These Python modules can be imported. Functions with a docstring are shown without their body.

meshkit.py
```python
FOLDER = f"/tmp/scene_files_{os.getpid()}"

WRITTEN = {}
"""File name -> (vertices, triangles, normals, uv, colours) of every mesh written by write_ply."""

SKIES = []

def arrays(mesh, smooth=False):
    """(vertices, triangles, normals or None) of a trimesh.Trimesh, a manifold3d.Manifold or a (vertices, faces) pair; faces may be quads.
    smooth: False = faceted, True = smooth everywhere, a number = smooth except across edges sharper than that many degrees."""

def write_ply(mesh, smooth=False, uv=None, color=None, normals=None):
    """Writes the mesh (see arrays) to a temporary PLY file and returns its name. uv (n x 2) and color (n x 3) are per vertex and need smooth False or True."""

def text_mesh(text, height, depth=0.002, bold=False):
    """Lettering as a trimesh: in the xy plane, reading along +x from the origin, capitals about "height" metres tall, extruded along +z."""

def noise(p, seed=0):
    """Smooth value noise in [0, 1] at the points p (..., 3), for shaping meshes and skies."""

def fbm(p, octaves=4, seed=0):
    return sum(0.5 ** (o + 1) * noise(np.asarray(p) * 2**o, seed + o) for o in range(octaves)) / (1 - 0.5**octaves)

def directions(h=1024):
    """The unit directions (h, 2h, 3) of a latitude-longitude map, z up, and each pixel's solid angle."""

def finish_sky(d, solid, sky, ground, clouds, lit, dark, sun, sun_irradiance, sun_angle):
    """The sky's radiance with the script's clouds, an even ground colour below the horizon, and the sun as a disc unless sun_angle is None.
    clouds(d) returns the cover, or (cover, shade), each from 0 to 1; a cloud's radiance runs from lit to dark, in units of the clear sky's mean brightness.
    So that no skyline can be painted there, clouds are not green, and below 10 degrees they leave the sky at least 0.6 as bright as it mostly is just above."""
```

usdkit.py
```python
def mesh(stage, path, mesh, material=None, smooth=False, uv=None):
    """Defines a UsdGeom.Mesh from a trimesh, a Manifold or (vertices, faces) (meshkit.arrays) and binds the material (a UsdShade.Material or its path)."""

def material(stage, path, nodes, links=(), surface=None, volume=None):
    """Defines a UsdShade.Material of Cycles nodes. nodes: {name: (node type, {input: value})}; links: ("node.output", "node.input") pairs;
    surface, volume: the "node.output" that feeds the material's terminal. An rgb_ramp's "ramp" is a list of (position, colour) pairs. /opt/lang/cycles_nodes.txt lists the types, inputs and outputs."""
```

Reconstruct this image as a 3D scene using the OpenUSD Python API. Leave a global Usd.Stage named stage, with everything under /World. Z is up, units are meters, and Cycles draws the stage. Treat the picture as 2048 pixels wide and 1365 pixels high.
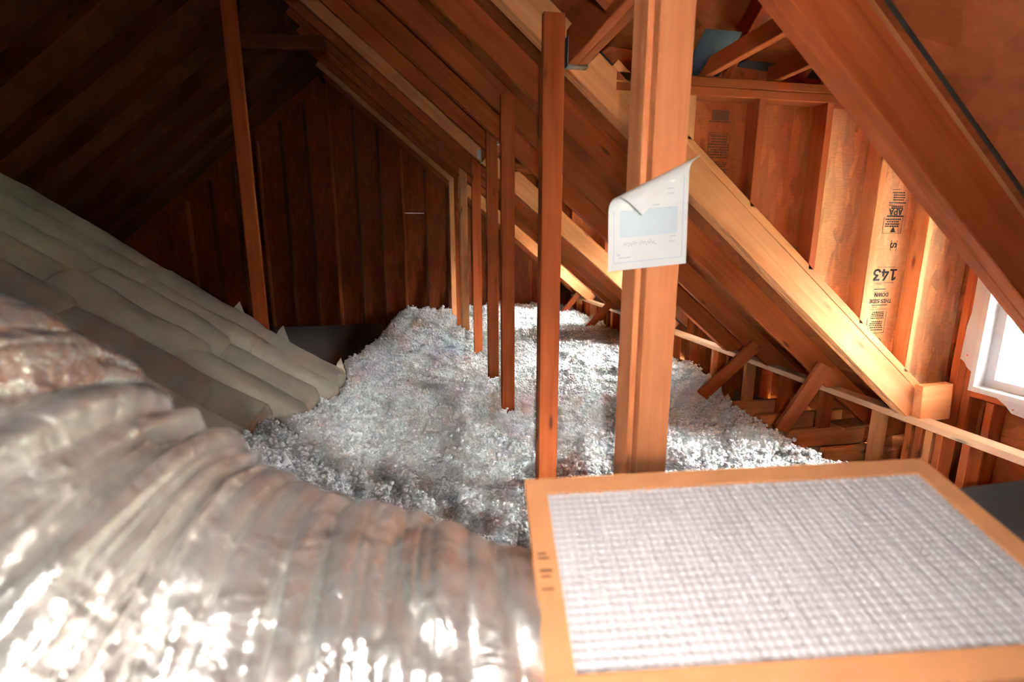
import math, random
import numpy as np, trimesh, usdkit, meshkit
from shapely.geometry import Polygon
from pxr import Usd, UsdGeom, UsdLux, UsdShade, Gf, Sdf, Vt

stage = Usd.Stage.CreateInMemory()
UsdGeom.SetStageUpAxis(stage, UsdGeom.Tokens.z)
UsdGeom.SetStageMetersPerUnit(stage, 1.0)
stage.SetDefaultPrim(UsdGeom.Xform.Define(stage, '/World').GetPrim())
rng = np.random.default_rng(7)
A = np.array

# ------------------------------------------------------------------ camera, sky, exposure
F_PX = 998.0
CAM_POS = A([0, 0, 1.23])
_d = A([830 - 1024, 682.5 - 475, -F_PX]); _d /= np.linalg.norm(_d)
_u = A([0, F_PX ** 2 / (682.5 - 475), F_PX]); _u -= _d * (_u @ _d); _u /= np.linalg.norm(_u)
ROT = A([np.cross(_d, _u), _d, _u])            # columns: the camera's right, up, back in world axes
cam = UsdGeom.Camera.Define(stage, '/World/camera')
m4 = np.eye(4); m4[:3, :3] = ROT.T; m4[3, :3] = CAM_POS
cam.AddTransformOp().Set(Gf.Matrix4d(m4.tolist()))
cam.CreateHorizontalApertureAttr(36.0)
cam.CreateFocalLengthAttr(F_PX * 36.0 / 2048)
cam.CreateFStopAttr(2.4)
cam.CreateFocusDistanceAttr(2.6)
cam.CreateClippingRangeAttr(Gf.Vec2f(0.02, 1000))
cam.CreateExposureAttr(3.48)

dome = UsdLux.DomeLight.Define(stage, '/World/sky')
dome.CreateIntensityAttr(50)
UsdGeom.Scope.Define(stage, '/World/Looks')
# an overcast sky: three times as bright overhead as at the horizon, with soft cloud noise
sky_mat = usdkit.material(stage, '/World/Looks/overcast_sky', {
    'tc': ('texture_coordinate', {}), 'sx': ('separate_xyz', {}), 'n': ('noise_texture', {'scale': 3.0, 'detail': 4.0}),
    'mr': ('map_range', {'from_min': -.02, 'from_max': 1.0, 'to_min': .25, 'to_max': 2.3, 'clamp': True}),
    'nr': ('map_range', {'from_min': .3, 'from_max': .7, 'to_min': .85, 'to_max': 1.15}),
    'mu': ('math', {'math_type': 'multiply'}),
    'bg': ('background_shader', {'color': (.92, .97, 1.0)})},
    [('tc.generated', 'sx.vector'), ('sx.z', 'mr.value'), ('tc.generated', 'n.vector'), ('n.fac', 'nr.value'), ('mr.result', 'mu.value1'), ('nr.result', 'mu.value2'), ('mu.value', 'bg.strength')], surface='bg.background')
UsdShade.MaterialBindingAPI.Apply(dome.GetPrim()).Bind(sky_mat)

# assumed lamp behind the camera, its added hood shading the left roof: position, aim
LAMP = A([-.02, -.26, 1.29]); LAMP_AIM = A([.28, 1.3, -.18]) / np.linalg.norm([.28, 1.3, -.18])
bulb = UsdLux.SphereLight.Define(stage, '/World/work_light')
bulb.CreateRadiusAttr(.03)
bulb.CreateIntensityAttr(128)
bulb.CreateColorAttr(Gf.Vec3f(1.0, .95, .88))
bulb.AddTranslateOp().Set(Gf.Vec3d(*map(float, LAMP)))

# ------------------------------------------------------------------ helpers
L = '/World/Looks'
UsdGeom.Scope.Define(stage, L)
used = {}
LOC = {}


def numbered(path):
    k = used.get(path, -1) + 1
    used[path] = k
    return path if k == 0 else '%s_%03d' % (path, k)


def tag(o, label=None, cat=None, group=None, kind=None):
    for k, v in (('label', label), ('category', cat), ('group', group), ('kind', kind)):
        if v:
            o.SetCustomDataByKey(k, v)
    return o


def thing(name, label=None, cat=None, loc=(0, 0, 0), group=None, kind=None, parent=None):
    path = numbered((parent.GetPath().pathString if parent else '/World') + '/' + name)
    x = UsdGeom.Xform.Define(stage, path)
    base = LOC[parent.GetPath()] if parent else np.zeros(3)
    loc = A(loc, float)
    x.AddTranslateOp().Set(Gf.Vec3d(*map(float, loc - base)))
    LOC[x.GetPrim().GetPath()] = loc
    return tag(x.GetPrim(), label, cat, group, kind)


def obj(name, mesh, mat, parent=None, mtx=None, smooth=False, **k):
    """One Mesh prim; mtx = its world matrix (local mesh axes to world), else the mesh is in world axes."""
    path = numbered((parent.GetPath().pathString if parent else '/World') + '/' + name)
    base = LOC[parent.GetPath()] if parent else np.zeros(3)
    if mtx is None:
        v = np.asarray(mesh.vertices)
        c = (v.min(0) + v.max(0)) / 2
        mesh = trimesh.Trimesh(v - c, mesh.faces, process=False)
        mtx = np.eye(4); mtx[:3, 3] = c
    p = usdkit.mesh(stage, path, mesh, L + '/' + mat, smooth=smooth)
    g = mtx.copy(); g[:3, 3] -= base
    p.AddTransformOp().Set(Gf.Matrix4d(g.T.tolist()))
    LOC[p.GetPrim().GetPath()] = mtx[:3, 3].copy()
    return tag(p.GetPrim(), **k)


def bar(l, w, d, ch=0.003):
    """A board along x with chamfered long edges, centred."""
    a, b = w / 2, d / 2
    ch = min(ch, a * .4, b * .4)
    sec = [(-a + ch, -b), (a - ch, -b), (a, -b + ch), (a, b - ch), (a - ch, b), (-a + ch, b), (-a, b - ch), (-a, -b + ch)]
    v = A([(x, y, z) for x in (-l / 2, l / 2) for y, z in sec])
    f = []
    for i in range(8):
        j = (i + 1) % 8
        f += [(i, j, 8 + j), (i, 8 + j, 8 + i)]
    for i in range(1, 7):
        f += [(0, i + 1, i), (8, 8 + i, 8 + i + 1)]
    t = trimesh.Trimesh(v, A(f), process=False)
    return t


def frame(p0, p1, up):
    p0, p1, up = A(p0, float), A(p1, float), A(up, float)
    x = p1 - p0; l = np.linalg.norm(x); x /= l
    y = np.cross(up, x); y /= np.linalg.norm(y)
    z = np.cross(x, y)
    m = np.eye(4); m[:3, 0] = x; m[:3, 1] = y; m[:3, 2] = z; m[:3, 3] = (p0 + p1) / 2
    return m, l


def board(name, p0, p1, w, d, up, mat, parent=None, ch=0.003, **k):
    """Board with centre line p0-p1, thickness d along up, width w across."""
    m, l = frame(p0, p1, up)
    return obj(name, bar(l, w, d, ch), mat, parent, m, **k)


def box(lo, hi):
    lo, hi = np.minimum(lo, hi), np.maximum(lo, hi)
    t = trimesh.creation.box(hi - lo); t.apply_translation((lo + hi) / 2)
    return t


def prism(poly, h, m):
    """shapely-style outline (list of 2-d points) extruded by h along local z, then moved by the matrix m."""
    t = trimesh.creation.extrude_polygon(Polygon(poly), h, engine='earcut')
    t.apply_transform(m)
    return t


def axes(o, x, y, z):
    m = np.eye(4); m[:3, 0] = x; m[:3, 1] = y; m[:3, 2] = z; m[:3, 3] = o
    return m


# ------------------------------------------------------------------ materials
def M(name, nodes, links, surface='p.BSDF'):
    usdkit.material(stage, L + '/' + name, nodes, links, surface=surface)


def wood(name, light, mid, dark, rough=.7, spec=.12):
    n = {'tc': ('texture_coordinate', {}), 'oi': ('object_info', {}),
         'r1': ('math', {'math_type': 'multiply', 'value2': 37.0}),
         'r2': ('math', {'math_type': 'multiply', 'value2': 11.0}),
         'cv': ('combine_xyz', {}),
         'mp': ('mapping', {'scale': (1.3, 26, 26)}),
         'n': ('noise_texture', {'scale': 1.0, 'detail': 4.0, 'roughness': .6, 'distortion': .5}),
         'rp': ('rgb_ramp', {'ramp': [(.25, dark), (.48, mid), (.75, light)]}),
         'mb': ('mapping', {'scale': (1.0, 3.0, 3.0)}),
         'nb': ('noise_texture', {'scale': 1.2, 'detail': 2.0}),
         'hv': ('hsv', {}),
         'mr': ('map_range', {'from_min': .3, 'from_max': .7, 'to_min': .8, 'to_max': 1.18}),
         'mk': ('mapping', {'scale': (2.6, 10, 10)}),
         'k': ('voronoi_texture', {'scale': 1.0}),
         'kr': ('rgb_ramp', {'ramp': [(0, (1, 1, 1)), (.06, (.9, .9, .9)), (.10, (.3, .3, .3)), (.17, (0, 0, 0)), (1, (0, 0, 0))]}),
         'kb': ('rgb_to_bw', {}),
         'mx': ('mix', {'color2': tuple(.32 * x for x in mid)}),
         'bp': ('bump', {'strength': .18, 'distance': .004}),
         'p': ('principled_bsdf', {'roughness': rough, 'specular_ior_level': spec})}
    l = [('oi.random', 'r1.value1'), ('oi.random', 'r2.value1'), ('r1.value', 'cv.x'), ('r2.value', 'cv.y'), ('r1.value', 'cv.z'),
         ('tc.object', 'mp.vector'), ('cv.vector', 'mp.location'), ('mp.vector', 'n.vector'), ('n.fac', 'rp.fac'),
         ('tc.object', 'mb.vector'), ('cv.vector', 'mb.location'), ('mb.vector', 'nb.vector'), ('nb.fac', 'mr.value'), ('mr.result', 'hv.value'),
         ('rp.color', 'hv.color'), ('tc.object', 'mk.vector'), ('cv.vector', 'mk.location'), ('mk.vector', 'k.vector'),
         ('k.distance', 'kr.fac'), ('kr.color', 'kb.color'), ('kb.val', 'mx.fac'), ('hv.color', 'mx.color1'),
         ('n.fac', 'bp.height'), ('bp.normal', 'p.normal'), ('mx.color', 'p.base_color')]
    M(name, n, l)


wood('pine', (.44, .10, .025), (.37, .076, .0175), (.27, .048, .0105))
wood('pine_pale', (.74, .33, .14), (.68, .27, .10), (.56, .19, .062))
wood('pine_new', (.86, .34, .145), (.80, .27, .105), (.66, .19, .065))
wood('pine_plate', (.84, .55, .33), (.80, .48, .27), (.70, .38, .19), .42, .5)
wood('pine_aged', (.10, .027, .008), (.08, .020, .006), (.055, .013, .004))  # darkened pine: shade of the left slope and gable studs in the colour
wood('pine_dark', (.36, .085, .023), (.30, .066, .017), (.22, .044, .011))


def osb(name, c, sc=(9, 9, 30)):
    c = A(c)
    n = {'tc': ('texture_coordinate', {}), 'oi': ('object_info', {}),
         'r1': ('math', {'math_type': 'multiply', 'value2': 23.0}), 'cv': ('combine_xyz', {}),
         'mp': ('mapping', {'scale': sc}),
         'ns': ('noise_texture', {'scale': .35, 'detail': 2.0}),
         'ad': ('mix', {'mix_type': 'add', 'fac': .55}),
         'v': ('voronoi_texture', {'scale': 1.0}),
         'bw': ('separate_color', {}),
         'rp': ('rgb_ramp', {'ramp': [(0, c * .80), (.35, c * .96), (.7, c * 1.05), (1, c * 1.22)]}),
         'mg': ('mapping', {'scale': (30, 30, 160)}), 'ng': ('noise_texture', {'scale': 1.0, 'detail': 3.0}),
         'mr': ('map_range', {'from_min': .3, 'from_max': .7, 'to_min': .86, 'to_max': 1.1}), 'hv': ('hsv', {}),
         'bp': ('bump', {'strength': .25, 'distance': .006}),
         'p': ('principled_bsdf', {'roughness': .68, 'specular_ior_level': .12})}
    l = [('oi.random', 'r1.value1'), ('r1.value', 'cv.x'), ('r1.value', 'cv.y'),
         ('tc.object', 'mp.vector'), ('cv.vector', 'mp.location'), ('mp.vector', 'ns.vector'), ('mp.vector', 'ad.color1'), ('ns.color', 'ad.color2'),
         ('ad.color', 'v.vector'), ('v.color', 'bw.color'), ('bw.r', 'rp.fac'), ('tc.object', 'mg.vector'), ('mg.vector', 'ng.vector'),
         ('ng.fac', 'mr.value'), ('mr.result', 'hv.value'), ('rp.color', 'hv.color'), ('hv.color', 'p.base_color'),
         ('bw.r', 'bp.height'), ('bp.normal', 'p.normal')]
    M(name, n, l)


osb('osb', (.30, .07, .018))
osb('osb_gable', (.19, .038, .010), (34, 34, 8))  # darker strand board copy, the shade at the gable put into its colour
osb('osb_aged', (.07, .018, .0055))  # strand board with the shade of the left slope painted in
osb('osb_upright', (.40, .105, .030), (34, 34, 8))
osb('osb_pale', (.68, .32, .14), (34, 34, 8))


def plain(name, c, rough=.6, bump=None, spec=.4, vary=.0, vs=20., metallic=0.):
    n = {'p': ('principled_bsdf', {'base_color': c, 'roughness': rough, 'specular_ior_level': spec, 'metallic': metallic})}
    l = []
    if bump or vary:
        n['tc'] = ('texture_coordinate', {}); n['n'] = ('noise_texture', {'scale': (bump or (vs,))[0], 'detail': 4.0, 'roughness': .6})
        l += [('tc.object', 'n.vector')]
    if bump:
        n['b'] = ('bump', {'strength': bump[1], 'distance': bump[2]}); l += [('n.fac', 'b.height'), ('b.normal', 'p.normal')]
    if vary:
        c = A(c)
        n['n2'] = ('noise_texture', {'scale': vs, 'detail': 3.0}); n['rp'] = ('rgb_ramp', {'ramp': [(.3, c * (1 - vary)), (.7, np.minimum(c * (1 + vary), .95))]})
        l += [('tc.object', 'n2.vector'), ('n2.fac', 'rp.fac'), ('rp.color', 'p.base_color')]
    M(name, n, l)


plain('loose_fill_white', (.90, .895, .89), 1.0, (90., .3, .006), .0)
plain('batt_white', (.46, .40, .32), .9, (45., .35, .01), .15, .07, 9.)
plain('cardboard', (.52, .215, .088), .75, (60., .08, .002), .25, .05, 30.)
plain('filter_cloth', (.54, .51, .52), .9, (220., .3, .003), .15)
plain('wire_grey', (.40, .35, .345), .5, None, .5, metallic=.3)
plain('vinyl_white', (.62, .64, .66), .35)
plain('house_wrap', (.60, .56, .57), .55, (14., .1, .01), .3)
plain('nail_red', (.75, .12, .08), .5)
plain('hanger_metal', (.42, .45, .47), .4, None, .5, metallic=.85)
plain('paper_white', (.88, .87, .85), .7, None, .25)
plain('print_blue', (.72, .80, .84), .7, None, .2)
plain('print_line', (.60, .68, .80), .7, None, .2)
plain('print_grey', (.45, .47, .48), .7, None, .2)
plain('ink_black', (.035, .03, .03), .7, None, .2)
plain('ink_faded', (.16, .075, .04), .7, None, .2)
plain('drywall', (.075, .05, .038), .9)
plain('roofing_felt', (.06, .055, .05), .9)
plain('lawn', (.05, .06, .035), .95, None, .1, .2, 3.)
plain('plenum_grey', (.075, .068, .07), .7, (70., .2, .004), .3)
plain('underlay_blue', (.032, .042, .054), .6, (18., .3, .01), .3)
M('foil', {'tc': ('texture_coordinate', {}),
           'v': ('voronoi_texture', {'scale': 48.0}), 'n': ('noise_texture', {'scale': 11.0, 'detail': 5.0, 'roughness': .62, 'distortion': 1.2}),
           'mp': ('mapping', {'scale': (1, 1, 1)}),
           'b1': ('bump', {'strength': .10, 'distance': .010}), 'b2': ('bump', {'strength': .55, 'distance': .022}), 'n3': ('noise_texture', {'scale': 70.0, 'detail': 3.0}), 'b3': ('bump', {'strength': .3, 'distance': .008}),
           'n2': ('noise_texture', {'scale': 6.0, 'detail': 2.0}),
           'rr': ('map_range', {'from_min': .35, 'from_max': .65, 'to_min': .10, 'to_max': .40}),
           'p': ('principled_bsdf', {'base_color': (.74, .70, .66), 'metallic': .84, 'specular_ior_level': .6})},
  [('tc.object', 'mp.vector'), ('mp.vector', 'v.vector'), ('mp.vector', 'n.vector'), ('v.distance', 'b1.height'), ('b1.normal', 'b2.normal'), ('n.fac', 'b2.height'),
   ('mp.vector', 'n2.vector'), ('n2.fac', 'rr.value'), ('rr.result', 'p.roughness'), ('b2.normal', 'b3.normal'), ('mp.vector', 'n3.vector'), ('n3.fac', 'b3.height'), ('b3.normal', 'p.normal')])
M('pane_glass', {'t': ('transparent_bsdf', {'color': (.95, .97, .97)}), 'g': ('glossy_bsdf', {'color': (.9, .9, .9), 'roughness': .02}), 'f': ('fresnel', {'IOR': 1.45}), 'm': ('mix_closure', {})},
  [('f.fac', 'm.fac'), ('t.BSDF', 'm.closure1'), ('g.BSDF', 'm.closure2')], 'm.closure')

# ------------------------------------------------------------------ the roof's measures
S = .833                                   # pitch 10:12
TH = math.atan(S)
N = A([math.sin(TH), 0, math.cos(TH)])     # normal of the right slope
DN = A([math.cos(TH), 0, -math.sin(TH)])   # down the right slope
ZB = 2.45                                  # underside of the right rafters: z = ZB - S x
RX = -1.225; RZ = ZB - S * RX              # ridge
RD = .14                                   # rafter depth
DECK = RD / math.cos(TH)
Y_BACK, Y_FAR = -3.0, 8.4
EAVE = 3.15


def rb(x): return ZB - S * x


def mirror(p): return A([2 * RX - p[0], p[1], p[2]])


DORM = [(-1.58, -.45), (1.104, 2.236), (3.80, 4.976), (6.38, 7.576)]   # outer faces of each dormer's double rafters
HX = .72                                   # the headers stand here
PX0, PZ = 2.63, .265                       # knee wall plate: inner edge and top
WX = 2.87                                  # inner face of the window walls

# ground outside
obj('ground_outside', box((-40, -40, -2.75), (40, 50, -2.7)), 'lawn', label='dark ground outside seen only as light', cat='lawn', kind='structure')

# floor of the attic (drywall ceiling of the rooms below)
fl = thing('floor', loc=(0, 0, -.18), kind='structure')
obj('drywall_sheet', box((-6.0, Y_BACK, -.20), (2.98, Y_FAR + .1, -.17)), 'drywall', fl)

# ------------------------------------------------------------------ roof decks
cr = thing('ceiling_right', label='orange strand board roof deck of the right slope', cat='roof deck', loc=(0, 2, 2), kind='structure')
ys = [Y_BACK] + [q for a, b in DORM for q in (a + .04, b - .04)] + [Y_FAR + .1]
rows = [RX, -.28, .74, 1.72, 2.70, EAVE]
G = .002
for i in range(len(ys) - 1):
    ya, yb = ys[i], ys[i + 1]
    dorm = any(abs(ya - a - .04) < 1e-6 for a, b in DORM)
    for j in range(len(rows) - 1):
        if dorm and j >= 2:
            continue
        o = A([0, 0, ZB + DECK])
        xa, xb = rows[j], rows[j + 1]
        m, l = frame(A([xa, (ya + yb) / 2, rb(xa) + DECK]) + N * .006 + DN * G, A([xb, (ya + yb) / 2, rb(xb) + DECK]) + N * .006 - DN * G, N)
        obj('osb_panel', bar(l, yb - ya - 2 * G, .012, .001), 'osb', cr, m)
        ex = .5 if False else 0
        m2 = m.copy(); m2[:3, 3] += N * .014
        obj('roofing_felt', bar(l + .006, yb - ya + .001, .012, .001), 'roofing_felt', cr, m2, kind='stuff')
clf = thing('ceiling_left', label='strand board roof deck of the left slope, shade put into its dark colour', cat='roof deck', loc=(-3, 2, 2), kind='structure')
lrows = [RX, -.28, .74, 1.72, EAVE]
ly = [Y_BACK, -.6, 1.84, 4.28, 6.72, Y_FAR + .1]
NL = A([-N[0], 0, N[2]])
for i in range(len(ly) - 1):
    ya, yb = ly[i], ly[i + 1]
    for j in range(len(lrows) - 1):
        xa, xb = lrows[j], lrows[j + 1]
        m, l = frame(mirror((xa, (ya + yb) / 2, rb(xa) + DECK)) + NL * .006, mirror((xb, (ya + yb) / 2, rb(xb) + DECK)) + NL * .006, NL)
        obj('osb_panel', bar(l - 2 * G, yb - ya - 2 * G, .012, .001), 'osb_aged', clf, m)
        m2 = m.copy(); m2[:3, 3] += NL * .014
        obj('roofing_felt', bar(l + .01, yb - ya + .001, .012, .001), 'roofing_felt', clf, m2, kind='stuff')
obj('ridge_cap', trimesh.convex.convex_hull(A([(RX + s, y, RZ + DECK + z) for y in (Y_BACK, Y_FAR + .1) for s, z in ((-.1, -.04), (.1, -.04), (0, .08), (0, .045))])), 'roofing_felt', cr)

# ------------------------------------------------------------------ far gable wall with its studs, back wall, eave walls
wf = thing('wall_far', label='far gable wall of vertical studs and strand board', cat='wall', loc=(RX, Y_FAR, 0), kind='structure')


def rz(x): return ZB + DECK - S * (x if x > RX else 2 * RX - x)


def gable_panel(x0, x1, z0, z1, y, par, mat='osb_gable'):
    roof = Polygon([(RX - 6, -9), (RX + 6, -9), (RX + 6, rz(RX + 6)), (RX, rz(RX)), (RX - 6, rz(RX - 6))])
    pl = roof.intersection(Polygon([(x0, z0), (x1, z0), (x1, z1), (x0, z1)]))
    if pl.area < .001:
        return
    t = trimesh.creation.extrude_polygon(pl, .012, engine='earcut')
    t.apply_transform(axes((0, y, 0), (1, 0, 0), (0, 0, 1), (0, -1, 0)))
    t.invert() if t.volume < 0 else None
    obj('osb_panel', t, mat, par)


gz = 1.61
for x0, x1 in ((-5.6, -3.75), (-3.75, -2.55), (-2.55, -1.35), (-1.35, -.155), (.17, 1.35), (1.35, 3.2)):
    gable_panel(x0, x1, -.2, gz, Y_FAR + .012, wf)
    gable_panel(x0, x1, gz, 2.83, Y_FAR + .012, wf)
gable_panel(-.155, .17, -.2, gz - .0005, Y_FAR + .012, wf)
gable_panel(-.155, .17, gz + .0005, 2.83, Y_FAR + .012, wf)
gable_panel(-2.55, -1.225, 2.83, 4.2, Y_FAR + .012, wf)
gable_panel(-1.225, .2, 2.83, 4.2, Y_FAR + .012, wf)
for k in range(-9, 9):
    x = -.165 + .345 * k
    zt = rz(x) - .2
    if zt > .1 and -5.4 < x < 3:
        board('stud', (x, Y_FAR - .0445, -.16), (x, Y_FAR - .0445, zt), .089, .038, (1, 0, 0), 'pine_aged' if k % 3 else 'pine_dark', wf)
wb = thing('wall_back', label='strand board gable wall behind the camera', cat='wall', loc=(RX, Y_BACK, 0), kind='structure')
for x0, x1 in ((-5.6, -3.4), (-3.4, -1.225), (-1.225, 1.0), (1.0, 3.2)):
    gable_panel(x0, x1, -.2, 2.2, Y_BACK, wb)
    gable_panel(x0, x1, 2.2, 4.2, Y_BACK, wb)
obj('wall_left', box((-5.45, Y_BACK, -.2), (-5.40, Y_FAR, .5)), 'osb', kind='structure', label='low strand board wall at the left eave', cat='wall')
we = thing('wall_right', label='low outer wall under the right eave', cat='wall', loc=(2.97, 2.5, 0), kind='structure')
for i in range(len(ys) - 1):
    if not any(abs(ys[i] - a - .04) < 1e-6 for a, b in DORM):
        obj('fascia_board', box((3.12, ys[i], -.30), (3.15, ys[i + 1], .06)), 'pine', we)
        [obj('fascia_return', box((2.972, q, -.3), (3.15, q + .012, .12)), 'pine', we) for q in (ys[i] + .002, ys[i + 1] - .014)]
        obj('soffit_panel', box((2.60, ys[i] + .01, -.215), (3.095, ys[i + 1] - .01, -.205)), 'pine_pale', we)

# ------------------------------------------------------------------ rafters
POSN = ['nearest', 'second', 'third', 'fourth', 'fifth', 'sixth', 'seventh', 'eighth', 'ninth']


def rafter_ends(xa, xb, y, side=1):
    a, b = A([xa, y, rb(xa)]) + N * RD / 2, A([xb, y, rb(xb)]) + N * RD / 2
    return (a, b) if side > 0 else (mirror(a), mirror(b))


def double_rafter(ya, label, mat=('pine', 'pine'), x0=RX + .03, x1=PX0 + .06):
    t = thing('double_rafter', label, 'rafter', (HX, ya + .038, rb(HX)))
    for k in (0, 1):
        a, b = rafter_ends(x0, x1, ya + .019 + .0382 * k)
        board('plank', a, b, .0376, RD, N, mat[k], t)
    return t


double_rafter(1.104, 'pale double rafter crossing the upper right corner, nearest of the roof', ('pine', 'pine'))
double_rafter(2.16, 'bright double rafter running down to the plate beside the stamped board wall', ('pine_pale', 'pine_pale'))
double_rafter(3.80, 'double rafter on the near edge of the second dormer, behind the paper post')
double_rafter(4.90, 'double rafter on the far edge of the second dormer', ('pine_pale', 'pine'))
double_rafter(6.38, 'double rafter on the near edge of the farthest dormer', ('pine', 'pine'))
double_rafter(7.50, 'double rafter on the far edge of the farthest dormer', ('pine_pale', 'pine'))
double_rafter(-.526, 'double rafter beside the camera on the right slope')
PL = [(2.72, 'brown rafter just beyond the bright double rafter on the right slope', 'pine'),
      (3.305, 'brown rafter with pale edge ahead of the second dormer', 'pine_dark'),
      (5.45, 'nearer of two thin brown rafters between the second and farthest dormers', 'pine'),
      (5.93, 'farther of two thin brown rafters between the second and farthest dormers', 'pine_dark'),
      (8.02, 'last brown rafter on the right slope beside the far gable wall', 'pine_dark')]
for y, lab, mt in PL:
    a, b = rafter_ends(RX + .03, EAVE - .05, y)
    board('rafter', a, b, .038, RD, N, mt, label=lab, cat='rafter')
for y, lab in ((1.66, 'short rafter above the header behind the diagonal hanger'), (4.39, 'short rafter above the header of the second dormer'), (6.98, 'short rafter above the header of the farthest dormer')):
    a, b = rafter_ends(RX + .03, HX - .10, y)
    board('jack_rafter', a, b, .038, RD, N, 'pine', label=lab, cat='rafter')
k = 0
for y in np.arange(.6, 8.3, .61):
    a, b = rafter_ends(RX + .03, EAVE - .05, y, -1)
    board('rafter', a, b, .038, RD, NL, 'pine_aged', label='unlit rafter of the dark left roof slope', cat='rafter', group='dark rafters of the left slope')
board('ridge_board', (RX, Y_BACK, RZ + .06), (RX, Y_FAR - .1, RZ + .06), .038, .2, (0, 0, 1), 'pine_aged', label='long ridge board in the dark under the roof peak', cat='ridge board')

# ------------------------------------------------------------------ headers across the dormer openings
for k, (ya, yb) in enumerate(DORM[1:]):
    lab = ['doubled header beam slanting up behind the paper post with metal hangers', 'header beam across the top of the second dormer', 'header beam across the top of the farthest dormer'][k]
    h = thing('header_beam', lab, 'beam', (HX - .06, (ya + yb) / 2, rb(HX)))
    y0, y1 = ya + .077, yb - .077
    for q in (0, 1):
        x = .655 + .0385 * q
        board('plank', (x, y0 + .003, 1.985), (x, y1 - .003, 1.985), .038, .14, (0, 0, 1), ('pine', 'pine_dark')[q], h)
    for y, s in ((y0, 1), (y1, -1)):
        me = trimesh.util.concatenate([box((.630, y, 1.908), (.72, y + s * .045, 1.912)), box((.630, y, 1.908), (.633, y + s * .045, 2.02)),
                                       box((.714, y, 1.908), (.717, y + s * .045, 2.02)), box((.60, y - s * .0005, 1.95), (.633, y + s * .002, 2.03))])
        obj('joist_hanger', me, 'hanger_metal', h, label='grey metal joist hanger')

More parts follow.
